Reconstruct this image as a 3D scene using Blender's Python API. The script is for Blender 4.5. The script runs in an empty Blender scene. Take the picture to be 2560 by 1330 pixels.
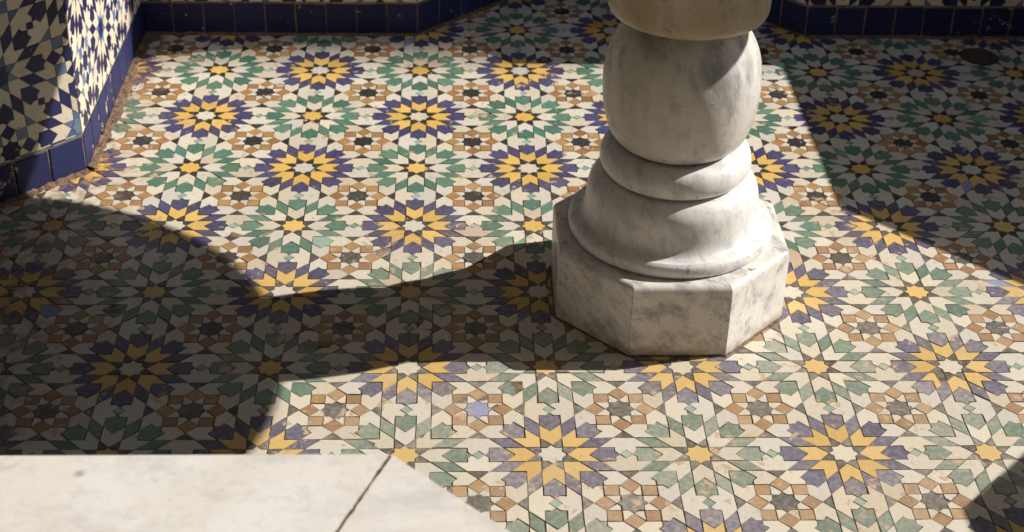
import bpy, bmesh, math, random
from mathutils import Vector, Matrix, noise

SC = bpy.context.scene
COL = SC.collection
random.seed(7)
L = 0.22                       # one repeat of the floor pattern, metres
R1 = L / (4 + 4 * math.sqrt(2))  # radius of the eight-pointed star tile
CX, CY = 0.986, 2.006          # axis of the fountain, in repeats

# ------------------------------------------------------------------ camera
PITCH, YAW, ROLL = 0.567896, 0.0436371, 0.0236649
FPX = 3928.33
CAM = (-0.664196, -8.28477, 6.80831)
fw = Vector((math.sin(YAW) * math.cos(PITCH), math.cos(YAW) * math.cos(PITCH), -math.sin(PITCH)))
rt0 = Vector((math.cos(YAW), -math.sin(YAW), 0))
up0 = rt0.cross(fw)
rt = math.cos(ROLL) * rt0 + math.sin(ROLL) * up0
up = -math.sin(ROLL) * rt0 + math.cos(ROLL) * up0
cam_d = bpy.data.cameras.new('camera')
cam = bpy.data.objects.new('camera', cam_d)
COL.objects.link(cam)
cam.matrix_world = Matrix(((rt.x, up.x, -fw.x, CAM[0] * L), (rt.y, up.y, -fw.y, CAM[1] * L),
                           (rt.z, up.z, -fw.z, CAM[2] * L), (0, 0, 0, 1)))
cam_d.sensor_width = 36.0
cam_d.lens = FPX / 2560 * 36.0
cam_d.clip_start = 0.05
cam_d.clip_end = 600
cam_d.dof.use_dof = True
cam_d.dof.focus_distance = 2.5
cam_d.dof.aperture_fstop = 7.1
SC.camera = cam

# ------------------------------------------------------------------ light
SUNV = Vector((1.47, 0.309, 1.0)).normalized()      # towards the sun
elev = math.asin(SUNV.z)
azim = math.atan2(SUNV.x, SUNV.y)                   # from +Y clockwise
world = bpy.data.worlds.new('World')
SC.world = world
world.use_nodes = True
nt = world.node_tree
bg = nt.nodes['Background']
sky = nt.nodes.new('ShaderNodeTexSky')
sky.sky_type = 'NISHITA'
sky.sun_disc = False
sky.sun_elevation = elev
sky.sun_rotation = azim
nt.links.new(sky.outputs[0], bg.inputs[0])
bg.inputs[1].default_value = 0.075
sun_d = bpy.data.lights.new('sun', 'SUN')
sun_d.energy = 5.0
sun_d.angle = math.radians(0.53)
sun_d.color = (1.0, 0.95, 0.875)
sun = bpy.data.objects.new('sun', sun_d)
COL.objects.link(sun)
sun.rotation_euler = (-SUNV).to_track_quat('-Z', 'Y').to_euler()
sun.location = (6, 2, 6)
SC.view_settings.view_transform = 'Standard'
SC.view_settings.look = 'None'
SC.view_settings.exposure = 0.29
SC.view_settings.gamma = 1.0
SC.view_settings.use_curve_mapping = False
SC.cycles.max_bounces = 6
SC.cycles.diffuse_bounces = 3
SC.cycles.glossy_bounces = 2
SC.cycles.use_adaptive_sampling = True
SC.cycles.adaptive_threshold = 0.02


# ------------------------------------------------------------------ helpers
def link(o, parent=None):
    COL.objects.link(o)
    if parent is not None:
        o.parent = parent
    return o


def tag(o, label=None, cat=None, kind=None, group=None):
    for k, v in (('label', label), ('category', cat), ('kind', kind), ('group', group)):
        if v:
            o[k] = v
    return o


def empty(name, loc=(0, 0, 0)):
    o = bpy.data.objects.new(name, None)
    o.empty_display_size = 0.05
    o.location = loc
    return link(o)


def mesh_obj(name, verts, faces, mats, parent=None, smooth=False, midx=None, rnd=None):
    me = bpy.data.meshes.new(name)
    me.from_pydata(verts, [], faces)
    for m in (mats if isinstance(mats, (list, tuple)) else [mats]):
        me.materials.append(m)
    if midx is not None:
        me.polygons.foreach_set('material_index', midx)
    if rnd is not None:
        a = me.attributes.new('rnd', 'FLOAT', 'FACE')
        a.data.foreach_set('value', rnd)
    if smooth:
        me.polygons.foreach_set('use_smooth', [True] * len(me.polygons))
    me.update()
    return link(bpy.data.objects.new(name, me), parent)


def offset_poly(p, d):
    """move every edge of a ccw polygon inwards by d"""
    n = len(p)
    out = []
    for i in range(n):
        a, b, c = Vector(p[i - 1]), Vector(p[i]), Vector(p[(i + 1) % n])
        e1 = (b - a).normalized()
        e2 = (c - b).normalized()
        n1 = Vector((-e1.y, e1.x))
        n2 = Vector((-e2.y, e2.x))
        k = 1 + n1.dot(n2)
        m = (n1 + n2) / max(k, 0.2)
        out.append((b.x + m.x * d, b.y + m.y * d))
    return out


def area2(p):
    return 0.5 * sum(p[i][0] * p[(i + 1) % len(p)][1] - p[(i + 1) % len(p)][0] * p[i][1] for i in range(len(p)))


def rot2(p, a):
    c, s = math.cos(a), math.sin(a)
    return (p[0] * c - p[1] * s, p[0] * s + p[1] * c)


# ------------------------------------------------------------------ materials
def new_mat(name):
    m = bpy.data.materials.new(name)
    m.use_nodes = True
    t = m.node_tree
    return m, t, t.nodes['Principled BSDF']


def nd(t, kind, **kw):
    n = t.nodes.new(kind)
    for k, v in kw.items():
        setattr(n, k, v)
    return n


def math_n(t, op, a, b=None, c=None, clamp=False):
    n = nd(t, 'ShaderNodeMath', operation=op)
    n.use_clamp = clamp
    for i, v in enumerate((a, b, c)):
        if v is None:
            continue
        if isinstance(v, (int, float)):
            n.inputs[i].default_value = v
        else:
            t.links.new(v, n.inputs[i])
    return n.outputs[0]


def noise_n(t, vec, scale, detail=3.0, rough=0.55, dist=0.0):
    n = nd(t, 'ShaderNodeTexNoise')
    n.inputs['Scale'].default_value = scale
    n.inputs['Detail'].default_value = detail
    n.inputs['Roughness'].default_value = rough
    n.inputs['Distortion'].default_value = dist
    t.links.new(vec, n.inputs['Vector'])
    return n.outputs['Fac']


def maprange(t, v, a, b, c=0.0, d=1.0, smooth=True):
    n = nd(t, 'ShaderNodeMapRange')
    n.interpolation_type = 'SMOOTHSTEP' if smooth else 'LINEAR'
    t.links.new(v, n.inputs[0])
    for i, x in enumerate((a, b, c, d)):
        n.inputs[i + 1].default_value = x
    return n.outputs[0]


def mix(t, fac, a, b, blend='MIX'):
    n = nd(t, 'ShaderNodeMix', data_type='RGBA', blend_type=blend)
    if isinstance(fac, (int, float)):
        n.inputs[0].default_value = fac
    else:
        t.links.new(fac, n.inputs[0])
    for i, v in ((6, a), (7, b)):
        if isinstance(v, tuple):
            n.inputs[i].default_value = (*v[:3], 1)
        else:
            t.links.new(v, n.inputs[i])
    return n.outputs[2]


def tile_mat(name, tones, rough=0.42, dusty=True, wear=1.0, dust_col=(0.45, 0.40, 0.335), dust_amt=0.34, vary=0.26, spec=0.4):
    """hand-cut glazed tile: a tone per piece, mottled glaze, pits, chipped biscuit, trodden-in dust"""
    m, t, b = new_mat(name)
    geo = nd(t, 'ShaderNodeNewGeometry')
    pos = geo.outputs['Position']
    oi = nd(t, 'ShaderNodeObjectInfo')
    at = nd(t, 'ShaderNodeAttribute', attribute_name='rnd')
    r = math_n(t, 'FRACT', math_n(t, 'ADD', oi.outputs['Random'], at.outputs['Fac']))
    cr = nd(t, 'ShaderNodeValToRGB')
    e = cr.color_ramp.elements
    for i, c in enumerate(tones):
        x = i / max(1, len(tones) - 1)
        el = e[i] if i < 2 else e.new(x)
        el.position = x
        el.color = (*c, 1)
    t.links.new(r, cr.inputs[0])
    col = cr.outputs[0]
    r2 = math_n(t, 'FRACT', math_n(t, 'MULTIPLY', r, 7.31))
    # mottled glaze
    n1 = noise_n(t, pos, 110, 3, 0.62)
    n2 = noise_n(t, pos, 560, 2, 0.6)
    c1 = noise_n(t, pos, 34, 4, 0.7, 0.4)
    c2 = noise_n(t, pos, 6.0, 1, 0.5)
    v = math_n(t, 'ADD', math_n(t, 'MULTIPLY', n1, 0.40), math_n(t, 'MULTIPLY', n2, 0.34))
    v = math_n(t, 'ADD', v, math_n(t, 'MULTIPLY', r2, vary))
    v = math_n(t, 'ADD', v, 0.63 - 0.5 * vary)
    hsv = nd(t, 'ShaderNodeHueSaturation')
    t.links.new(v, hsv.inputs['Value'])
    t.links.new(col, hsv.inputs['Color'])
    col = hsv.outputs[0]
    # dust and worn glaze, stronger on the trodden side of the pool floor
    rough_in = None
    if dusty:
        sep = nd(t, 'ShaderNodeSeparateXYZ')
        t.links.new(pos, sep.inputs[0])
        g = maprange(t, sep.outputs['Y'], 4.6 * L, 0.6 * L, 0.0, 1.0)
        g = math_n(t, 'MULTIPLY', g, maprange(t, sep.outputs['X'], -2.8 * L, -0.6 * L, 0.5, 1.0))
        d = math_n(t, 'MULTIPLY', g, maprange(t, c2, 0.3, 0.65, 0.7, 1.15))
        d = math_n(t, 'MULTIPLY', d, maprange(t, n1, 0.32, 0.68, 0.65, 1.25))
        d = math_n(t, 'MULTIPLY', d, math_n(t, 'ADD', math_n(t, 'MULTIPLY', r2, 0.6), 0.7))
        d = math_n(t, 'MULTIPLY', d, dust_amt)
        d = math_n(t, 'ADD', d, math_n(t, 'MULTIPLY', maprange(t, n1, 0.45, 0.75), 0.09))
        d = math_n(t, 'ADD', d, 0.03)
        col = mix(t, d, col, dust_col)
        rough_in = math_n(t, 'ADD', math_n(t, 'MULTIPLY', g, 0.20), math_n(t, 'ADD', math_n(t, 'MULTIPLY', n1, 0.3), math_n(t, 'ADD', math_n(t, 'MULTIPLY', r2, 0.2), rough - 0.27)))
        # red earth washed along the foot of the left wall
        ex = maprange(t, sep.outputs['X'], -3.25 * L, -3.95 * L, 0.0, 1.0)
        ex = math_n(t, 'MULTIPLY', ex, maprange(t, c1, 0.42, 0.62))
        col = mix(t, math_n(t, 'MULTIPLY', ex, 0.75), col, (0.42, 0.25, 0.13))
    # chips: biscuit under the glaze and plaster repairs
    thr = math_n(t, 'SUBTRACT', 0.75, math_n(t, 'MULTIPLY', c2, 0.26 * wear))
    chip = math_n(t, 'MULTIPLY', math_n(t, 'SUBTRACT', c1, thr), 26.0, clamp=True)
    bis = mix(t, n2, (0.50, 0.33, 0.20), (0.60, 0.47, 0.33))
    col = mix(t, chip, col, bis)
    # pin holes
    vor = nd(t, 'ShaderNodeTexVoronoi')
    vor.inputs['Scale'].default_value = 60
    t.links.new(pos, vor.inputs['Vector'])
    pit = maprange(t, vor.outputs['Distance'], 0.05, 0.085, 1.0, 0.0)
    pit = math_n(t, 'MULTIPLY', pit, maprange(t, c2, 0.5, 0.58))
    col = mix(t, math_n(t, 'MULTIPLY', pit, 0.7), col, (0.10, 0.075, 0.055))
    t.links.new(col, b.inputs['Base Color'])
    if rough_in is None:
        b.inputs['Roughness'].default_value = rough
    else:
        t.links.new(rough_in, b.inputs['Roughness'])
    b.inputs['Specular IOR Level'].default_value = spec
    bump = nd(t, 'ShaderNodeBump')
    bump.inputs['Strength'].default_value = 0.35
    bump.inputs['Distance'].default_value = 0.0012
    t.links.new(n1, bump.inputs['Height'])
    t.links.new(bump.outputs[0], b.inputs['Normal'])
    return m


M = {}
M['cream'] = tile_mat('cream_glaze', [(0.675, 0.595, 0.465), (0.70, 0.635, 0.51), (0.66, 0.62, 0.555), (0.715, 0.65, 0.53), (0.65, 0.55, 0.41)], dust_amt=0.14, vary=0.14)
M['yellow'] = tile_mat('yellow_glaze', [(0.73, 0.455, 0.105), (0.78, 0.51, 0.145), (0.70, 0.42, 0.09)], dust_amt=0.28, vary=0.16)
M['violet'] = tile_mat('violet_glaze', [(0.046, 0.042, 0.135), (0.062, 0.058, 0.17), (0.056, 0.048, 0.115), (0.075, 0.076, 0.19)], dust_amt=0.42)
M['green'] = tile_mat('green_glaze', [(0.070, 0.175, 0.118), (0.095, 0.225, 0.160), (0.118, 0.220, 0.145), (0.062, 0.185, 0.142)], dust_amt=0.50)
M['black'] = tile_mat('black_glaze', [(0.022, 0.018, 0.016), (0.035, 0.028, 0.026), (0.018, 0.020, 0.024)], dust_amt=0.44)
M['brown'] = tile_mat('honey_glaze', [(0.36, 0.180, 0.058), (0.44, 0.245, 0.082), (0.34, 0.150, 0.058), (0.47, 0.285, 0.105)], dust_amt=0.30)
M['celadon'] = tile_mat('celadon_glaze', [(0.28, 0.44, 0.34), (0.34, 0.47, 0.38), (0.17, 0.33, 0.24)], dust_amt=0.3)
M['sky'] = tile_mat('pale_blue_glaze', [(0.24, 0.29, 0.50), (0.25, 0.30, 0.50)], dust_amt=0.25)
M['wall_white'] = tile_mat('wall_white_glaze', [(0.68, 0.60, 0.46), (0.72, 0.65, 0.52), (0.64, 0.55, 0.40)], rough=0.36, dusty=False, wear=0.6, spec=0.25, vary=0.14)
M['wall_navy'] = tile_mat('wall_navy_glaze', [(0.024, 0.026, 0.085), (0.033, 0.033, 0.115), (0.018, 0.020, 0.060)], rough=0.36, dusty=False, wear=0.5, spec=0.25)
M['wall_blue'] = tile_mat('wall_blue_glaze', [(0.14, 0.21, 0.34), (0.08, 0.13, 0.27), (0.20, 0.28, 0.36)], rough=0.36, dusty=False, wear=0.5, spec=0.25)
M['base_blue'] = tile_mat('cobalt_glaze', [(0.017, 0.023, 0.085), (0.027, 0.027, 0.09), (0.021, 0.033, 0.105)], rough=0.45, dusty=False, wear=0.8, spec=0.22)


def earth_mat(name, c1, c2, scale=60, bump_d=0.004, rough=0.95):
    m, t, b = new_mat(name)
    pos = nd(t, 'ShaderNodeNewGeometry').outputs['Position']
    n1 = noise_n(t, pos, scale, 5, 0.65)
    n2 = noise_n(t, pos, scale * 7, 4, 0.7)
    f = math_n(t, 'ADD', math_n(t, 'MULTIPLY', n1, 0.6), math_n(t, 'MULTIPLY', n2, 0.4))
    col = mix(t, maprange(t, f, 0.32, 0.68), c1, c2)
    t.links.new(col, b.inputs['Base Color'])
    b.inputs['Roughness'].default_value = rough
    bump = nd(t, 'ShaderNodeBump')
    bump.inputs['Strength'].default_value = 0.8
    bump.inputs['Distance'].default_value = bump_d
    t.links.new(f, bump.inputs['Height'])
    t.links.new(bump.outputs[0], b.inputs['Normal'])
    return m


M['mortar'] = earth_mat('joint_mortar', (0.035, 0.026, 0.018), (0.42, 0.32, 0.22), 26, 0.001)
M['wall_mortar'] = earth_mat('wall_mortar', (0.10, 0.08, 0.055), (0.34, 0.285, 0.205), 40, 0.001)
M['joint_dirt'] = earth_mat('joint_dirt', (0.03, 0.021, 0.014), (0.30, 0.22, 0.14), 150, 0.003)
M['patch'] = tile_mat('bare_biscuit', [(0.52, 0.36, 0.24), (0.60, 0.46, 0.33), (0.55, 0.42, 0.31)], rough=0.7, dust_amt=0.3)
M['dirt'] = earth_mat('red_earth', (0.075, 0.045, 0.027), (0.30, 0.19, 0.115), 110, 0.003)
M['paving'] = earth_mat('courtyard_paving', (0.20, 0.19, 0.18), (0.28, 0.27, 0.25), 6, 0.002)
M['plaster'] = earth_mat('lime_plaster', (0.22, 0.22, 0.22), (0.30, 0.30, 0.30), 4, 0.003)
M['iron'] = earth_mat('old_iron', (0.03, 0.025, 0.022), (0.09, 0.07, 0.055), 90, 0.001, 0.6)


def marble_mat(name, base, warm, vein, vein_amt=0.75, rough=0.3, stains=False, ochre=0.0, seed=0.0, cloud=17, turn=(0.5, 0.35, 0.4), fleck=1.0, ridge_amt=0.4):
    m, t, b = new_mat(name)
    geo = nd(t, 'ShaderNodeNewGeometry')
    mp = nd(t, 'ShaderNodeMapping')
    mp.inputs['Location'].default_value = (seed, seed * 1.7, seed * 0.6)
    mp.inputs['Rotation'].default_value = turn
    t.links.new(geo.outputs['Position'], mp.inputs[0])
    pos = mp.outputs[0]
    raw = geo.outputs['Position']
    big = noise_n(t, pos, 7, 4, 0.6, 0.2)
    col = mix(t, maprange(t, big, 0.3, 0.7), base, warm)
    # soft grey clouds, drawn out along the bed of the stone
    mp2 = nd(t, 'ShaderNodeMapping')
    mp2.inputs['Scale'].default_value = (1.0, 1.0, 0.38)
    t.links.new(pos, mp2.inputs[0])
    cl = noise_n(t, mp2.outputs[0], cloud, 6, 0.72, 0.25)
    col = mix(t, math_n(t, 'MULTIPLY', maprange(t, cl, 0.44, 0.72), 0.8 * vein_amt), col, vein)
    # ridged veins
    rn = noise_n(t, mp2.outputs[0], 8, 6, 0.68, 0.5)
    ridge = math_n(t, 'ABSOLUTE', math_n(t, 'SUBTRACT', rn, 0.5))
    rv = maprange(t, ridge, 0.0, 0.03, 1.0, 0.0)
    rv = math_n(t, 'MULTIPLY', rv, maprange(t, noise_n(t, pos, 13, 3), 0.46, 0.66))
    col = mix(t, math_n(t, 'MULTIPLY', rv, ridge_amt * vein_amt), col, tuple(c * 0.72 for c in vein))
    # dark flecks
    fl = noise_n(t, pos, 75, 3, 0.65, 0.4)
    fm = math_n(t, 'MULTIPLY', maprange(t, fl, 0.60, 0.72), maprange(t, noise_n(t, pos, 16, 2), 0.44, 0.60))
    col = mix(t, math_n(t, 'MULTIPLY', fm, 0.65 * vein_amt * fleck), col, tuple(c * 0.6 for c in vein))
    if ochre:
        oc = noise_n(t, mp2.outputs[0], 11, 4, 0.6, 0.8)
        col = mix(t, math_n(t, 'MULTIPLY', maprange(t, oc, 0.3, 0.62), ochre), col, (0.46, 0.33, 0.15))
    if stains:
        rs = noise_n(t, raw, 14, 4, 0.6, 0.5)
        col = mix(t, math_n(t, 'MULTIPLY', maprange(t, rs, 0.50, 0.72), 0.22), col, (0.55, 0.40, 0.30))
        vor = nd(t, 'ShaderNodeTexVoronoi')
        vor.inputs['Scale'].default_value = 9.0
        t.links.new(raw, vor.inputs['Vector'])
        sp = maprange(t, vor.outputs['Distance'], 0.03, 0.085, 1.0, 0.0)
        col = mix(t, math_n(t, 'MULTIPLY', sp, 0.75), col, (0.30, 0.15, 0.05))
    # splash grime rising from the pool floor
    sep = nd(t, 'ShaderNodeSeparateXYZ')
    t.links.new(raw, sep.inputs[0])
    gr = maprange(t, sep.outputs['Z'], 0.0, 0.13 * L, 1.0, 0.0)
    gr = math_n(t, 'MULTIPLY', gr, maprange(t, noise_n(t, raw, 30, 4), 0.3, 0.65))
    col = mix(t, math_n(t, 'MULTIPLY', gr, 0.7), col, (0.36, 0.27, 0.17))
    t.links.new(col, b.inputs['Base Color'])
    rr = noise_n(t, raw, 45, 4, 0.6)
    t.links.new(maprange(t, rr, 0.3, 0.7, rough - 0.08, rough + 0.14), b.inputs['Roughness'])
    bump = nd(t, 'ShaderNodeBump')
    bump.inputs['Strength'].default_value = 0.25
    bump.inputs['Distance'].default_value = 0.0015
    t.links.new(math_n(t, 'ADD', noise_n(t, raw, 120, 4), noise_n(t, raw, 14, 2)), bump.inputs['Height'])
    t.links.new(bump.outputs[0], b.inputs['Normal'])
    return m


M['marble'] = marble_mat('white_marble', (0.81, 0.805, 0.795), (0.78, 0.76, 0.73), (0.40, 0.40, 0.43), 0.9, cloud=34, fleck=1.2)
M['marble_bulb'] = marble_mat('clouded_marble', (0.74, 0.72, 0.68), (0.66, 0.62, 0.55), (0.21, 0.21, 0.215), 0.95, seed=0.13, cloud=18, turn=(0.12, 0.1, 0.4), fleck=1.2)
M['marble_drum'] = marble_mat('ochre_marble', (0.62, 0.56, 0.45), (0.54, 0.46, 0.32), (0.20, 0.18, 0.15), 1.1, ochre=0.42, seed=0.31, cloud=12, turn=(0.1, 0.1, 0.2))
M['marble_slab'] = marble_mat('coping_marble', (0.78, 0.765, 0.735), (0.75, 0.69, 0.615), (0.47, 0.45, 0.44), 0.62, 0.4, stains=True, seed=0.7, cloud=24, turn=(0.0, 1.2, 0.5), fleck=0.8)
M['marble_plinth'] = marble_mat('plinth_marble', (0.80, 0.785, 0.76), (0.75, 0.71, 0.65), (0.27, 0.26, 0.26), 1.05, 0.32, seed=0.42, cloud=30, turn=(0.9, 0.6, 0.2), fleck=1.3)

# ------------------------------------------------------------------ the star-shaped pool: plan (clockwise)
STAR = [(-3.90, 3.95), (-3.88, 6.865), (-1.045, 6.865), (CX, 8.89), (3.02, 6.865), (5.80, 6.865), (5.80, 3.98),
        (7.78, 2.00), (5.80, 0.05), (5.80, -2.60), (2.95, -2.60), (CX, -4.56), (-0.98, -2.60), (-3.90, -2.60),
        (-3.90, 0.06), (-5.85, 2.00)]
WALL_H = 2.10
COPE_T = 0.24
WALL_T = 1.15


def in_poly(x, y, poly):
    c = False
    n = len(poly)
    for i in range(n):
        x1, y1 = poly[i]
        x2, y2 = poly[i - 1]
        if (y1 > y) != (y2 > y) and x < (x2 - x1) * (y - y1) / (y2 - y1) + x1:
            c = not c
    return c


def outset(d):
    """clockwise plan: a positive d moves the outline outwards"""
    ccw = STAR[::-1]
    return offset_poly(ccw, -d)[::-1]


# ground sheet out to the horizon
g = mesh_obj('courtyard_ground', [(-150, -150, -0.03), (150, -150, -0.03), (150, 150, -0.03), (-150, 150, -0.03)],
             [(0, 1, 2, 3)], M['paving'])
tag(g, kind='structure')

# pool floor: the mortar bed, tiles as its parts; the joints are filled unevenly
V, F, idx = [], [], {}
bed_edge = outset(0.75)
step = 0.065
gx = [(-6.6 + i * step) for i in range(int(15.2 / step))]
gy = [(-5.4 + j * step) for j in range(int(15.2 / step))]
for i, x in enumerate(gx):
    for j, y in enumerate(gy):
        if in_poly(x, y, bed_edge):
            idx[i, j] = len(V)
            nz = noise.noise(Vector((x * 1.7, y * 1.7, 0.5))) + 0.8 * noise.noise(Vector((x * 6.1, y * 6.1, 3.3)))
            V.append((x * L, y * L, -0.0019 + 0.0017 * max(-1.0, min(0.85, nz * 1.5))))
for (i, j), v in idx.items():
    q = [idx.get(k) for k in ((i, j), (i + 1, j), (i + 1, j + 1), (i, j + 1))]
    if None not in q:
        F.append(tuple(q))
floor = mesh_obj('floor', V, F, M['mortar'])
tag(floor, kind='structure')

# ------------------------------------------------------------------ tile shapes, in star radii
Q = math.sqrt(0.5)
A_, B_, C_, D_ = 1 + Q, 1 + 2 * Q, 1 + 3 * Q, 2 + 3 * Q   # 1.707 2.414 3.121 4.121
E_ = 2 + 2 * math.sqrt(2) - (math.sqrt(2) - 1)             # 4.414
S_ = math.sqrt(2) - 1                                      # 0.414
c_ = 1 - Q                                                 # 0.293


def star_poly():
    out = []
    for k in range(8):
        a = k * math.pi / 4
        out.append((math.cos(a), math.sin(a)))
        rr = Q / math.cos(math.pi / 8)
        out.append((rr * math.cos(a + math.pi / 8), rr * math.sin(a + math.pi / 8)))
    return out


SHAPES = {
    'star_tile': star_poly(),
    'kite_tile': [(1, 0), (A_, Q), (Q, Q), (Q, c_)],
    'arrow_tile': [(1, 0), (A_, -Q), (C_, -Q), (B_, 0), (C_, Q), (A_, Q)],
    'lozenge_tile': [(A_, Q), (C_, Q), (D_, A_), (2 * Q + 1 + c_, A_)],
    'petal_tile': [(B_, 0), (C_, -Q), (D_, -Q), (D_, -c_), (E_, 0), (D_, c_), (D_, Q), (C_, Q)],
    'square_tile': [(1, 0), (A_, -Q), (B_, 0), (A_, Q)],
    'dart_tile': [(B_, 0), (C_, Q), (C_, C_ - 1), (B_, 2 * Q), (C_ - 1, A_), (A_, A_), (A_, Q)],
    'triangle_tile': [(B_, 0), (C_, -Q), (C_, Q)],
    'crown_tile': [(-A_, Q), (-Q, Q), (-Q, c_), (-S_, 0), (0, S_), (S_, 0), (Q, c_), (Q, Q), (A_, Q), (Q, A_), (-Q, A_)],
    'diamond_tile': [(S_, 0), (0, S_), (-S_, 0), (0, -S_)],
}
SHAPES['lozenge_tile'][3] = (1 + 2 * Q + c_, A_)
SHAPES['dart_mirror'] = [(x, -y) for x, y in SHAPES['dart_tile']][::-1]
for k in SHAPES:
    if area2(SHAPES[k]) < 0:
        SHAPES[k] = SHAPES[k][::-1]
CENT = {k: (sum(p[0] for p in v) / len(v), sum(p[1] for p in v) / len(v)) for k, v in SHAPES.items()}
CENT['star_tile'] = (0, 0)


def pattern(imin, imax, jmin, jmax):
    """every tile of the repeat: (shape, origin in repeats, turn, role)"""
    out = []
    for i in range(imin, imax + 1):
        for j in range(jmin, jmax + 1):
            par = (i + j) % 2
            o = (i, j)
            out.append(('star_tile', o, 0, 'heart%d' % par))
            for k in range(8):
                a = k * math.pi / 4
                out.append(('kite_tile', o, a, 'kite'))
                out.append(('arrow_tile', o, a, 'arrow%d' % par))
                out.append(('lozenge_tile', o, a, 'petal%d' % par))
                out.append(('petal_tile', o, a, 'petal%d' % par))
            p = (i + 0.5, j + 0.5)
            out.append(('star_tile', p, 0, 'core'))
            for k in range(8):
                a = k * math.pi / 4
                out.append(('kite_tile', p, a, 'ring'))
                out.append(('square_tile', p, a, 'square%d' % (k % 2)))
            for k in range(4):
                a = k * math.pi / 2
                out.append(('dart_tile', p, a, 'dart'))
                out.append(('dart_mirror', p, a, 'dart'))
                out.append(('triangle_tile', p, a, 'tri'))
            for m, a in (((i + 0.5, j), 0), ((i, j + 0.5), math.pi / 2)):
                out.append(('crown_tile', m, a, 'crown'))
                out.append(('crown_tile', m, a + math.pi, 'crown'))
                out.append(('diamond_tile', m, a, 'gem'))
    return out


INS = 0.030        # half a joint, in star radii
DEPTH = 0.0045


def tile_geom(poly, inset, jit, rng):
    """poly in star radii about its own centre -> metres; top ring and skirt"""
    p = offset_poly(poly, inset)
    if area2(p) <= 0:
        p = poly
    p = [(x + rng.uniform(-jit, jit), y + rng.uniform(-jit, jit)) for x, y in p]
    n = len(p)
    v = [(x * R1, y * R1, 0.0) for x, y in p] + [(x * R1, y * R1, -DEPTH) for x, y in p]
    f = [tuple(range(n))] + [(i + n, (i + 1) % n + n, (i + 1) % n, i) for i in range(n)]
    return v, f


NVAR = 7
VARS = {}


def tile_mesh(shape, mat, var):
    key = (shape, mat, var)
    if key not in VARS:
        rng = random.Random(hash((shape, var)) & 0xffff if False else sum(map(ord, shape)) * 31 + var * 977)
        cx, cy = CENT[shape]
        poly = [(x - cx, y - cy) for x, y in SHAPES[shape]]
        v, f = tile_geom(poly, INS * rng.uniform(0.35, 1.7), 0.026, rng)
        me = bpy.data.meshes.new(shape.replace('_mirror', '_tile'))
        me.from_pydata(v, [], f)
        me.materials.append(M[mat])
        me.update()
        VARS[key] = me
    return VARS[key]


FLOOR_MAT = {'heart0': 'cream', 'heart1': 'yellow', 'kite': 'black', 'arrow0': 'yellow', 'arrow1': 'cream',
             'petal0': 'violet', 'petal1': 'green', 'core': 'black', 'ring': 'cream', 'square0': 'brown',
             'square1': 'brown', 'dart': 'cream', 'tri': 'black', 'crown': 'cream', 'gem': 'celadon'}


def project(x, y, z):
    d = Vector((x - CAM[0], y - CAM[1], z - CAM[2]))
    k = d.dot(fw)
    return 1280 + FPX * d.dot(rt) / k, 665 - FPX * d.dot(up) / k, k


def wob(x, y):
    a = 0.011
    n1 = noise.noise(Vector((x * 0.55, y * 0.55, 3.1)))
    n2 = noise.noise(Vector((x * 0.55 + 40, y * 0.55, 9.7)))
    return a * n1, a * n2


PL_AP = 0.872       # plinth apothem
DRAIN = (4.747, 6.39, 0.165)
rng = random.Random(11)
by_shape = {}
star_in = outset(0.05)
for shape, o, a, role in pattern(-6, 8, -5, 9):
    cx, cy = rot2(CENT[shape], a)
    x, y = o[0] + cx * R1 / L, o[1] + cy * R1 / L
    if not in_poly(x, y, star_in):
        continue
    dx, dy = abs(x - CX), abs(y - CY)
    if max(dx, dy) < PL_AP - 0.05 and dx + dy < PL_AP * 1.414 - 0.05:
        continue
    if (x - DRAIN[0]) ** 2 + (y - DRAIN[1]) ** 2 < (DRAIN[2] + 0.0) ** 2:
        continue
    wx, wy = wob(x, y)
    mat = FLOOR_MAT[role]
    if role == 'core' and abs(x + 0.5) < 0.1 and abs(y - 0.5) < 0.1:
        mat = 'sky'
    if mat == 'cream' and rng.random() < 0.014:
        mat = 'patch'
    if role in ('petal1', 'petal0') and rng.random() < 0.012:
        mat = 'celadon' if role == 'petal1' else 'sky'
    u, v, k = project(x, y, 0)
    # hidden by the marble coping in the near left corner or by the fountain
    seen = -30 < u < 2590 and -30 < v < 1360
    if seen and v > 1140 and u < 1000 + (v - 1140) * 1.5:
        seen = False
    if seen and 1520 < u < 1900 and 0 < v < 600:
        seen = False
    by_shape.setdefault(shape.replace('_mirror', '_tile'), []).append(
        (0 if seen else 1, k, shape, mat, (x + wx) * L, (y + wy) * L, a))

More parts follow.
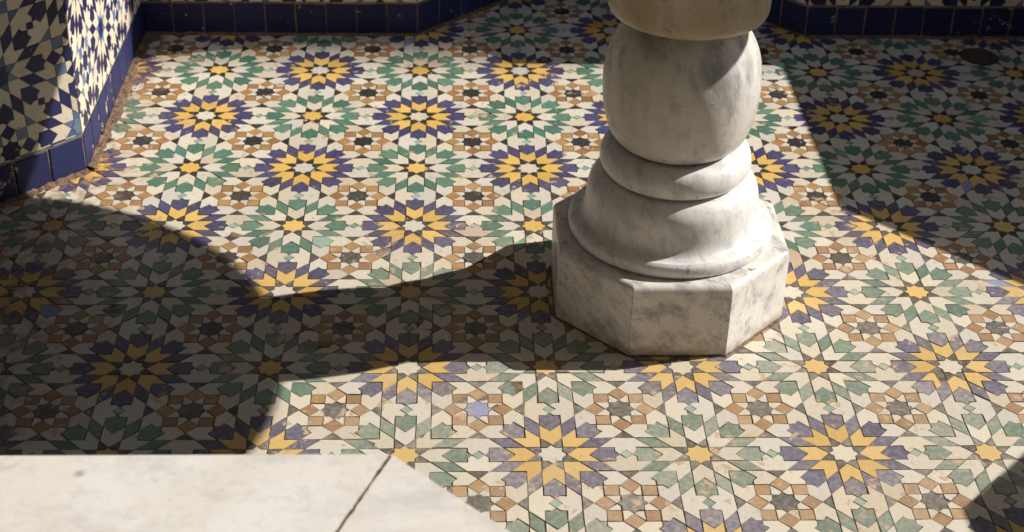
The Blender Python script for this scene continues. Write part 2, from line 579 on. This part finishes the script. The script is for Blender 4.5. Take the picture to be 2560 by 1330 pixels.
for name, items in by_shape.items():
    items.sort(key=lambda t: (t[0], t[1]))
    n_ind = sum(1 for t in items if t[0] == 0)
    n_ind = min(n_ind, 300)
    for _, k, shape, mat, x, y, a in items[:n_ind]:
        ob = bpy.data.objects.new(name, tile_mesh(shape, mat, rng.randrange(NVAR)))
        ob.location = (x, y, rng.uniform(-0.0005, 0.0005))
        ob.rotation_euler = (rng.gauss(0, 0.010), rng.gauss(0, 0.010), a + rng.gauss(0, 0.010))
        link(ob, floor)
    V, F, MI, RN, mats = [], [], [], [], []
    for _, k, shape, mat, x, y, a in items[n_ind:]:
        me = tile_mesh(shape, mat, rng.randrange(NVAR))
        if mat not in mats:
            mats.append(mat)
        b0 = len(V)
        aa = a + rng.gauss(0, 0.006)
        tx, ty, dz = rng.gauss(0, 0.010), rng.gauss(0, 0.010), rng.uniform(-0.0005, 0.0005)
        for vv in me.vertices:
            p = rot2((vv.co.x, vv.co.y), aa)
            V.append((x + p[0], y + p[1], vv.co.z + dz + tx * p[0] + ty * p[1]))
        rr = rng.random()
        for pl in me.polygons:
            F.append(tuple(i + b0 for i in pl.vertices))
            MI.append(mats.index(mat))
            RN.append(rr)
    if V:
        ob = mesh_obj(name.replace('_tile', '_mosaic'), V, F, [M[m] for m in mats], floor, midx=MI, rnd=RN)
        tag(ob, kind='stuff')

# ------------------------------------------------------------------ pool wall
wall = empty('pool_wall', (CX * L, CY * L, 0))
tag(wall, 'low star-shaped pool wall faced with blue and white mosaic under marble coping', 'wall')


def wpt(x, y, z):
    return ((x - CX) * L, (y - CY) * L, z * L)


inn, outp = STAR, outset(WALL_T)
n = 16
body_h = WALL_H - COPE_T - 0.012
V = [wpt(*p, -0.1) for p in inn] + [wpt(*p, body_h) for p in inn] + [wpt(*p, body_h) for p in outp] + [wpt(*p, -0.1) for p in outp]
F = []
for i in range(n):
    j = (i + 1) % n
    F += [(i, j, j + n, i + n), (i + n, j + n, j + 2 * n, i + 2 * n), (i + 2 * n, j + 2 * n, j + 3 * n, i + 3 * n)]
body = mesh_obj('masonry_core', V, F, M['wall_mortar'], wall)

# coping slabs, mitred at the corners, with open joints
ci, co = outset(-0.055), outset(WALL_T + 0.06)
rng = random.Random(5)


def slab_mesh(quad, z0, z1, gap0, gap1, bev, rng, nseg=70):
    """quad = inner a, inner b, outer b, outer a (plan); ragged ends at the two joints"""
    a, b, c, d = [Vector(q) for q in quad]
    t = (b - a).normalized()

    def end(p, q, s, gp):
        pts = []
        for k in range(nseg + 1):
            f = k / nseg
            w = p.lerp(q, f)
            rag = gp * (0.55 + 0.55 * noise.noise(Vector((f * 9 + gp * 900, s * 3.3 + p.x, p.y)))
                        + 0.5 * noise.noise(Vector((f * 57, s * 7.1 + p.x, p.y))) + 0.3 * noise.noise(Vector((f * 140, s * 2.1 + p.x, p.y))))
            pts.append(w + t * s * max(rag, 0.15 * gp))
        return pts
    e0 = end(a, d, 1, gap0)      # inner -> outer at start
    e1 = end(b, c, -1, gap1)
    loop = e0 + e1[::-1]
    me_v = [(p.x, p.y) for p in loop]
    if area2(me_v) < 0:
        me_v = me_v[::-1]
    inset = offset_poly(me_v, bev)
    m = len(me_v)
    V = [wpt(*p, z0) for p in me_v] + [wpt(*p, z1 - bev) for p in me_v]
    mid = offset_poly(me_v, bev * 0.3)
    V += [wpt(*p, z1 - bev * 0.3) for p in mid] + [wpt(*p, z1) for p in inset]
    F = []
    for r_ in range(3):
        for k in range(m):
            k2 = (k + 1) % m
            F.append((r_ * m + k, r_ * m + k2, (r_ + 1) * m + k2, (r_ + 1) * m + k))
    # top as strips between the two ends
    top = [3 * m + k for k in range(m)]
    h = nseg + 1
    for k in range(nseg):
        F.append((top[k], top[k + 1], top[m - 2 - k], top[m - 1 - k]))
    F.append(tuple(range(m))[::-1])
    ends = set(range(nseg)) | set(range(nseg + 1, 2 * nseg + 1))
    mi = [1 if k in ends else 0 for r_ in range(3) for k in range(m)]
    mi += [0] * (len(F) - len(mi))
    return V, F, mi


for i in range(n):
    j = (i + 1) % n
    # long sides are laid in two slabs
    V, F, mi = slab_mesh((ci[i], ci[j], co[j], co[i]), WALL_H - COPE_T, WALL_H + rng.uniform(-0.004, 0.004), 0.0075, 0.0075, 0.003, rng)
    me = bpy.data.meshes.new('coping_slab')
    me.from_pydata(V, [], F)
    me.materials.append(M['marble_slab'])
    me.materials.append(M['joint_dirt'])
    me.polygons.foreach_set('material_index', mi)
    bm = bmesh.new()
    bm.from_mesh(me)
    bmesh.ops.recalc_face_normals(bm, faces=bm.faces[:])
    bm.to_mesh(me)
    bm.free()
    link(bpy.data.objects.new('coping_slab', me), wall)

# crumbly bedding showing in the open joints
for i in range(n):
    a_, b_ = Vector(ci[i]), Vector(co[i])
    e_ = (b_ - a_).normalized()
    s_ = Vector((-e_.y, e_.x)) * 0.03
    V, F = [], []
    for k in range(61):
        w = a_.lerp(b_, 0.01 + 0.98 * k / 60)
        zz = WALL_H - 0.055 + 0.040 * noise.noise(Vector((w.x * 9, w.y * 9, 2.0))) + 0.012 * noise.noise(Vector((w.x * 40, w.y * 40, 7.0)))
        V += [wpt(*(w - s_), zz), wpt(*(w + s_), zz)]
    F = [(2 * k, 2 * k + 2, 2 * k + 3, 2 * k + 1) for k in range(60)]
    mesh_obj('joint_bedding', V, F, M['joint_dirt'], wall)

# base course of square cobalt tiles and mosaic on every face
BASE_H = 0.352
MOS_TOP = WALL_H - COPE_T - 0.03
RW = 0.101        # star radius of the wall mosaic, in repeats
LW = RW * (4 + 4 * math.sqrt(2))
WALL_MAT = {'heart0': 'wall_navy', 'heart1': 'wall_blue', 'kite': 'wall_blue', 'arrow0': 'wall_white', 'arrow1': 'wall_white',
            'petal0': 'wall_navy', 'petal1': 'wall_navy', 'core': 'wall_navy', 'ring': 'wall_white', 'square0': 'wall_blue',
            'square1': 'wall_navy', 'dart': 'wall_white', 'tri': 'wall_blue', 'crown': 'wall_white', 'gem': 'wall_navy'}
base_mesh = []
for k in range(5):
    rr = random.Random(100 + k)
    s = 0.155
    bm = bmesh.new()
    vs = [bm.verts.new(((sx * s + rr.uniform(-.004, .004)) * L, (sy * s + rr.uniform(-.004, .004)) * L, 0)) for sx, sy in ((-1, -1), (1, -1), (1, 1), (-1, 1))]
    fc = bm.faces.new(vs)
    ex = bmesh.ops.extrude_face_region(bm, geom=[fc])
    for e in ex['geom']:
        if isinstance(e, bmesh.types.BMVert):
            e.co.z += 0.011 * L
    bmesh.ops.recalc_face_normals(bm, faces=bm.faces[:])
    top = [e for e in bm.edges if all(v.co.z > 0.005 * L for v in e.verts)]
    bmesh.ops.bevel(bm, geom=top, offset=0.006 * L, segments=1, affect='EDGES')
    me = bpy.data.meshes.new('base_tile')
    bm.to_mesh(me)
    bm.free()
    me.materials.append(M['base_blue'])
    base_mesh.append(me)


def clip(poly, axis, val, keep_less):
    out = []
    m = len(poly)
    for i in range(m):
        p, q = poly[i], poly[(i + 1) % m]
        pi = (p[axis] <= val) if keep_less else (p[axis] >= val)
        qi = (q[axis] <= val) if keep_less else (q[axis] >= val)
        if pi:
            out.append(p)
        if pi != qi:
            f = (val - p[axis]) / (q[axis] - p[axis])
            out.append((p[0] + f * (q[0] - p[0]), p[1] + f * (q[1] - p[1])))
    res = []
    for p in out:
        if not res or abs(p[0] - res[-1][0]) + abs(p[1] - res[-1][1]) > 1e-5:
            res.append(p)
    while len(res) > 1 and abs(res[0][0] - res[-1][0]) + abs(res[0][1] - res[-1][1]) < 1e-5:
        res.pop()
    return res


PAT = pattern(-6, 6, -6, 6)
rng = random.Random(23)
rest = {'V': [], 'F': [], 'MI': [], 'RN': []}
WM = ['wall_white', 'wall_navy', 'wall_blue']
wvars = {}
for i in range(n):
    j = (i + 1) % n
    A, B = Vector(STAR[i]), Vector(STAR[j])
    t = (B - A).normalized()
    ln = (B - A).length
    nrm = Vector((t.y, -t.x))
    near = i in (15, 0)
    frame = Matrix(((t.x, 0, nrm.x, 0), (t.y, 0, nrm.y, 0), (0, 1, 0, 0), (0, 0, 0, 1)))
    # cobalt course
    cnt = max(1, round(ln / 0.325))
    for k in range(cnt):
        u = (k + 0.5) * ln / cnt
        p = A + t * u
        ob = bpy.data.objects.new('base_tile', base_mesh[rng.randrange(5)])
        sx = (ln / cnt - 0.016) / 0.31
        ob.matrix_local = Matrix.Translation(wpt(p.x, p.y, 0.178 + rng.uniform(-.003, .003))) @ frame @ \
            Matrix.Rotation(rng.gauss(0, 0.008), 4, 'Z') @ Matrix.Rotation(rng.gauss(0, 0.01), 4, 'X') @ Matrix.Diagonal((sx, 1.02, 1, 1))
        link(ob, wall)
    # mosaic, its lattice turned 45 degrees
    u0 = ln - 0.335 if i == 15 else ln * 0.5
    z0 = 1.48 if i == 15 else 1.2
    for shape, o, a, role in PAT:
        cx, cy = CENT[shape]
        a2 = a + math.pi / 4
        off = rot2((o[0] * LW, o[1] * LW), math.pi / 4)
        # phase: an edge midpoint of the lattice sits at (u0, z0)
        ph = rot2((-0.5 * LW, 0), math.pi / 4)
        bx, bz = u0 + off[0] + ph[0], z0 + off[1] + ph[1]
        c2 = rot2((cx * RW, cy * RW), a2)
        px, pz = bx + c2[0], bz + c2[1]
        ext = 2.0 * RW
        if px < -ext or px > ln + ext or pz < BASE_H - ext or pz > MOS_TOP + ext:
            continue
        mat = WALL_MAT[role]
        inside = ext < px < ln - ext and BASE_H + ext < pz < MOS_TOP - ext
        q = A + t * px
        su, sv, sk = project(q.x, q.y, pz)
        single = near and -25 < su < 400 and -25 < sv < 520
        if inside and single:
            key = (shape, mat, rng.randrange(4))
            if key not in wvars:
                v, f = tile_geom([(x - cx, y - cy) for x, y in SHAPES[shape]], 0.028, 0.014, rng)
                me = bpy.data.meshes.new(shape.replace('_mirror', '_tile'))
                s_ = RW * L / R1
                me.from_pydata([(x * s_, y * s_, z) for x, y, z in v], [], f)
                me.materials.append(M[mat])
                wvars[key] = me
            ob = bpy.data.objects.new(shape.replace('_mirror', '_tile'), wvars[key])
            ob.matrix_local = Matrix.Translation(wpt(q.x + nrm.x * 0.008, q.y + nrm.y * 0.008, pz)) @ frame @ \
                Matrix.Rotation(a2 + rng.gauss(0, 0.006), 4, 'Z') @ Matrix.Rotation(rng.gauss(0, 0.006), 4, 'X') @ Matrix.Rotation(rng.gauss(0, 0.006), 4, 'Y')
            link(ob, wall)
            continue
        pol = offset_poly(SHAPES[shape], 0.028)
        pol = [rot2((x * RW, y * RW), a2) for x, y in pol]
        pol = [(x + bx + rng.uniform(-.0014, .0014), y + bz + rng.uniform(-.0014, .0014)) for x, y in pol]
        if not inside:
            for ax, val, less in ((0, 0.004, False), (0, ln - 0.004, True), (1, BASE_H + 0.012, False), (1, MOS_TOP, True)):
                pol = clip(pol, ax, val, less)
                if len(pol) < 3:
                    break
            if len(pol) < 3 or abs(area2(pol)) < 2e-4:
                continue
        mm = len(pol)
        pr = 0.008 + rng.uniform(-0.0012, 0.0012)
        vs = []
        for (x, z), d in [(p, pr) for p in pol] + [(p, -0.01) for p in pol]:
            w = A + t * x + nrm * d
            vs.append(wpt(w.x, w.y, z))
        fs = [tuple(range(mm))] + [(k + mm, (k + 1) % mm + mm, (k + 1) % mm, k) for k in range(mm)]
        if single:
            mesh_obj(shape.replace('_mirror', '_tile'), vs, fs, M[mat], wall)
        else:
            b0 = len(rest['V'])
            rest['V'] += vs
            rest['F'] += [tuple(x + b0 for x in f) for f in fs]
            rest['MI'] += [WM.index(mat)] * len(fs)
            rest['RN'] += [rng.random()] * len(fs)
ob = mesh_obj('wall_mosaic', rest['V'], rest['F'], [M[m] for m in WM], wall, midx=rest['MI'], rnd=rest['RN'])
tag(ob, kind='stuff')

# ------------------------------------------------------------------ fountain
ft = empty('marble_fountain', (CX * L, CY * L, 0))
tag(ft, 'white marble fountain pedestal with octagonal plinth and rounded baluster on the tiled floor', 'fountain')


def lathe(name, prof, mat, parent, seg=96, sharp=30):
    V, F = [], []
    m = len(prof)
    for r_, z in prof:
        for k in range(seg):
            a = 2 * math.pi * k / seg
            V.append((r_ * math.cos(a) * L, r_ * math.sin(a) * L, z * L))
    for i in range(m - 1):
        for k in range(seg):
            k2 = (k + 1) % seg
            F.append((i * seg + k, i * seg + k2, (i + 1) * seg + k2, (i + 1) * seg + k))
    F.append(tuple(range(seg))[::-1])
    F.append(tuple((m - 1) * seg + k for k in range(seg)))
    o = mesh_obj(name, V, F, mat, parent, smooth=True)
    bm = bmesh.new()
    bm.from_mesh(o.data)
    for e in bm.edges:
        if len(e.link_faces) == 2 and e.calc_face_angle() > math.radians(sharp):
            e.smooth = False
    bm.to_mesh(o.data)
    bm.free()
    return o


def spline(pts, n=6):
    """Catmull-Rom through profile points"""
    out = []
    for i in range(len(pts) - 1):
        p0 = pts[max(i - 1, 0)]
        p1, p2 = pts[i], pts[i + 1]
        p3 = pts[min(i + 2, len(pts) - 1)]
        for k in range(n):
            t = k / n
            out.append(tuple(0.5 * (2 * p1[d] + (p2[d] - p0[d]) * t + (2 * p0[d] - 5 * p1[d] + 4 * p2[d] - p3[d]) * t * t
                                    + (3 * p1[d] - p0[d] - 3 * p2[d] + p3[d]) * t ** 3) for d in (0, 1)))
    out.append(pts[-1])
    return out


# plinth: eight marble blocks round the axis, joints at the corners
PH = 0.605
for k in range(8):
    a = -math.pi / 2 + k * math.pi / 4
    hw = math.tan(math.pi / 8)
    g_ = 0.0016
    bm = bmesh.new()
    prof = [(0.25, -0.02), (PL_AP, -0.02), (PL_AP, PH), (0.25, PH)]
    vs = []
    for s in (-1, 1):
        vs.append([bm.verts.new(((x * math.cos(a) - s * (x * hw - g_) * math.sin(a)) * L,
                                 (x * math.sin(a) + s * (x * hw - g_) * math.cos(a)) * L, z * L)) for x, z in prof])
    for i in range(4):
        j = (i + 1) % 4
        bm.faces.new((vs[0][i], vs[0][j], vs[1][j], vs[1][i]))
    bm.faces.new(vs[0][::-1])
    bm.faces.new(vs[1])
    bmesh.ops.recalc_face_normals(bm, faces=bm.faces[:])
    rim = [e for e in bm.edges if all(abs(v.co.z - PH * L) < 1e-6 for v in e.verts)
           and all((v.co.x ** 2 + v.co.y ** 2) > (0.6 * L) ** 2 for v in e.verts)]
    bmesh.ops.bevel(bm, geom=rim, offset=0.05 * L, segments=5, profile=0.5, affect='EDGES')
    side = [e for e in bm.edges if len(e.link_faces) == 2 and e.calc_face_angle() > 1.2
            and all((v.co.x ** 2 + v.co.y ** 2) > (0.6 * L) ** 2 for v in e.verts)]
    bmesh.ops.bevel(bm, geom=side, offset=0.0025 * L, segments=1, affect='EDGES')
    me = bpy.data.meshes.new('plinth_block')
    bm.to_mesh(me)
    bm.free()
    me.materials.append(M['marble_plinth'])
    link(bpy.data.objects.new('plinth_block', me), ft)

lathe('base_moulding', [(0.40, 0.604), (0.745, 0.604)] + spline([(0.757, 0.607), (0.774, 0.63), (0.779, 0.665), (0.770, 0.70), (0.747, 0.722)], 5)
      + [(0.728, 0.727)] + spline([(0.722, 0.728), (0.690, 0.744), (0.668, 0.775), (0.656, 0.82), (0.651, 0.88), (0.645, 0.95), (0.630, 1.01),
                                   (0.598, 1.06), (0.555, 1.098), (0.49, 1.115)], 5), M['marble'], ft, sharp=24)
lathe('collar_ring', [(0.40, 1.121)] + spline([(0.49, 1.121), (0.53, 1.135), (0.557, 1.175), (0.566, 1.225), (0.553, 1.285),
                                             (0.518, 1.33), (0.47, 1.352), (0.43, 1.36)], 6), M['marble'], ft)
lathe('baluster_bulb', [(0.36, 1.358)] + spline([(0.405, 1.361), (0.450, 1.384), (0.498, 1.44), (0.535, 1.53), (0.559, 1.64), (0.571, 1.76),
                                                 (0.573, 1.87), (0.564, 1.98), (0.542, 2.08), (0.505, 2.17), (0.455, 2.25), (0.40, 2.32),
                                                 (0.32, 2.41)], 6), M['marble_bulb'], ft)
lathe('drum', [(0.24, 2.385)] + spline([(0.50, 2.385), (0.545, 2.397), (0.566, 2.425), (0.575, 2.48), (0.579, 2.62), (0.578, 2.80),
                                        (0.56, 2.90), (0.52, 2.94)], 5), M['marble_drum'], ft)
lathe('basin', spline([(0.45, 2.941), (0.90, 2.98), (1.5, 3.14), (2.1, 3.42), (2.5, 3.66), (2.68, 3.83), (2.80, 4.08),
                       (2.95, 4.50), (3.04, 4.90), (3.03, 4.98), (2.95, 5.0), (2.87, 4.93), (2.76, 4.5), (2.55, 4.05), (2.2, 3.7),
                       (1.5, 3.4), (0.9, 3.28), (0.2, 3.25)], 5), M['marble'], ft, seg=128)

# uneven mortar line where the plinth meets the tiles
V, F = [], []
seg = 240
for k in range(seg):
    a = 2 * math.pi * k / seg
    am = (a + math.pi / 8) % (math.pi / 4) - math.pi / 8
    ro = PL_AP / math.cos(am)
    w = 0.016 + 0.014 * noise.noise(Vector((math.cos(a) * 6, math.sin(a) * 6, 1.0))) + 0.010 * noise.noise(Vector((math.cos(a) * 25, math.sin(a) * 25, 4.0)))
    h = 0.014 + 0.010 * noise.noise(Vector((math.cos(a) * 9, math.sin(a) * 9, 8.0)))
    for r_, z in ((ro - 0.01, h), (ro + max(w, 0.004) * 0.5, h * 0.6), (ro + max(w, 0.004), -0.004)):
        V.append((r_ * math.cos(a) * L, r_ * math.sin(a) * L, z * L))
for k in range(seg):
    k2 = (k + 1) % seg
    for c in range(2):
        F.append((3 * k + c, 3 * k2 + c, 3 * k2 + c + 1, 3 * k + c + 1)[::-1])
mesh_obj('mortar_fillet', V, F, M['joint_dirt'], ft)

# ------------------------------------------------------------------ drain
dr = empty('floor_drain', (DRAIN[0] * L, DRAIN[1] * L, 0))
tag(dr, 'dark round floor drain near the back right pool wall', 'drain')
V, F = [], []
seg = 40
rings = [(0.20, -0.02), (0.197, 0.010), (0.176, 0.014), (0.17, 0.0)]
for r_, z in rings:
    V += [(r_ * L * math.cos(2 * math.pi * k / seg), r_ * L * math.sin(2 * math.pi * k / seg), z * L) for k in range(seg)]
for i in range(len(rings) - 1):
    for k in range(seg):
        F.append((i * seg + k, i * seg + (k + 1) % seg, (i + 1) * seg + (k + 1) % seg, (i + 1) * seg + k))
mesh_obj('drain_ring', V, F, M['iron'], dr)
mesh_obj('drain_pan', [(0.175 * L * math.cos(2 * math.pi * k / seg), 0.175 * L * math.sin(2 * math.pi * k / seg), 0.006 * L) for k in range(seg)],
         [tuple(range(seg))], M['joint_dirt'], dr)
V, F = [], []
for k in range(-4, 5):
    y = k * 0.04
    h = math.sqrt(max(0.0, 0.165 ** 2 - y * y))
    b0 = len(V)
    for sx in (-1, 1):
        for dy, z in ((-0.007, 0.006), (0.007, 0.006), (0.007, 0.012), (-0.007, 0.012)):
            V.append((sx * h * L, (y + dy) * L, z * L))
    F += [(b0, b0 + 1, b0 + 5, b0 + 4), (b0 + 1, b0 + 2, b0 + 6, b0 + 5), (b0 + 2, b0 + 3, b0 + 7, b0 + 6), (b0 + 3, b0, b0 + 4, b0 + 7)]
mesh_obj('drain_grate', V, F, M['iron'], dr)

# ------------------------------------------------------------------ earth and broken mortar along the foot of the left wall
rng = random.Random(3)
V, F = [], []


def strip(A, B, wid, hgt, n0, phase):
    A, B = Vector(A), Vector(B)
    t = (B - A).normalized()
    nrm = Vector((t.y, -t.x))
    rows = 9
    b0 = len(V)
    for i in range(n0 + 1):
        f = i / n0
        p = A.lerp(B, f)
        w = wid * (0.75 + 0.55 * noise.noise(Vector((f * 9, phase, 1.0))) + 0.25 * noise.noise(Vector((f * 31, phase, 4.0))))
        for k in range(rows):
            g_ = k / (rows - 1)
            q = p + nrm * (0.012 + g_ * w)
            z = hgt * (1 - g_) ** 0.8 * (0.7 + 0.6 * noise.noise(Vector((q.x * 9, q.y * 9, phase)))) \
                + 0.022 * noise.noise(Vector((q.x * 27, q.y * 27, phase + 5))) * (1 - g_)
            V.append((q.x * L, q.y * L, (max(z, 0) - (0.012 if k == rows - 1 else 0)) * L))
    for i in range(n0):
        for k in range(rows - 1):
            F.append((b0 + i * rows + k, b0 + i * rows + k + 1, b0 + (i + 1) * rows + k + 1, b0 + (i + 1) * rows + k))


strip(STAR[0], STAR[1], 0.125, 0.032, 190, 0.3)
strip((-5.3, 2.55), STAR[0], 0.085, 0.032, 140, 2.2)
strip(STAR[1], STAR[2], 0.05, 0.025, 110, 6.2)
strip(STAR[2], STAR[3], 0.05, 0.025, 90, 7.7)
strip(STAR[4], STAR[5], 0.06, 0.03, 110, 8.4)
ob = mesh_obj('loose_earth', V, F, M['dirt'], smooth=True)
tag(ob, 'crumbled red earth and mortar along the foot of the pool wall', 'earth', 'stuff')
V, F = [], []
ico = [(0, 0, 1), (0.9, 0, -.3), (-.45, .8, -.35), (-.45, -.8, -.3), (0, 0, -1)]
icf = [(0, 1, 2), (0, 2, 3), (0, 3, 1), (4, 2, 1), (4, 3, 2), (4, 1, 3)]
for k in range(360):
    if k % 3:
        f = rng.random()
        p = Vector(STAR[0]).lerp(Vector(STAR[1]), f * 0.9) + Vector((0.02 + abs(rng.gauss(0, 0.09)), 0))
    else:
        f = rng.random()
        p = Vector((-4.9, 2.95)).lerp(Vector(STAR[0]), f) + Vector((0.707, -0.707)) * (0.02 + abs(rng.gauss(0, 0.07)))
    s = rng.uniform(0.003, 0.009) * (1.6 if rng.random() < 0.08 else 1)
    an = rng.random() * 6.28
    b0 = len(V)
    for x, y, z in ico:
        q = rot2((x, y), an)
        V.append(((p.x + q[0] * s) * L, (p.y + q[1] * s) * L, (0.004 + 0.014 * rng.random() + z * s * 0.8) * L))
    F += [tuple(i + b0 for i in f_) for f_ in icf]
ob = mesh_obj('mortar_crumbs', V, F, M['dirt'])
tag(ob, 'scattered crumbs of mortar beside the left pool wall', 'rubble', 'stuff')

# ------------------------------------------------------------------ courtyard house behind (out of frame, it shades the back of the pool)
hs = empty('courtyard_house', (20 * L, 23.7 * L, 0))
tag(hs, 'plastered courtyard house rising beyond the back of the pool', 'house')


def box(name, x0, x1, y0, y1, z0, z1, mat, parent, ox=20, oy=23.7, skew=0.0):
    V = []
    for z in (z0, z1):
        for x, y in ((x0, y0), (x1, y0), (x1, y1), (x0, y1)):
            V.append(((x - ox) * L, (y - oy + skew * (x - ox)) * L, z * L))
    F = [(3, 2, 1, 0), (4, 5, 6, 7), (0, 1, 5, 4), (1, 2, 6, 5), (2, 3, 7, 6), (3, 0, 4, 7)]
    return mesh_obj(name, V, F, mat, parent)


box('wall', -6, 110, 23.7, 40, -0.1, 54.6, M['plaster'], hs)
box('cornice', -6.4, 110.4, 23.4, 40.2, 54.6, 55.4, M['plaster'], hs)

# ------------------------------------------------------------------ added unseen gallery over the near and left sides of the court to cut skylight
M['cedar'] = earth_mat('blocker_cedar', (0.022, 0.018, 0.015), (0.045, 0.036, 0.030), 12, 0.002, 0.7)
gl = empty('skylight_blocker', (-10 * L, -8 * L, 0))
tag(gl, 'added unseen timber gallery round the near and left sides of the court', 'blocker')
kw = dict(ox=-10, oy=-8)
box('blocker_roof', -26, 34, -24, -2.2, 13.0, 13.4, M['cedar'], gl, **kw)
box('blocker_roof', -26, -6.4, -2.2, 40, 13.0, 13.4, M['cedar'], gl, **kw)
box('blocker_back', -26, 34, -24.4, -24, -0.1, 13.0, M['cedar'], gl, **kw)
box('blocker_side', -26.4, -26, -24, 40, -0.1, 13.0, M['cedar'], gl, **kw)
for px_, py_ in ((-6.9, -2.7), (10.5, -2.7), (27, -2.7), (-6.9, 12.5), (-6.9, 28)):
    box('blocker_post', px_ - 0.6, px_ + 0.6, py_ - 0.6, py_ + 0.6, -0.1, 13.0, M['cedar'], gl, **kw)
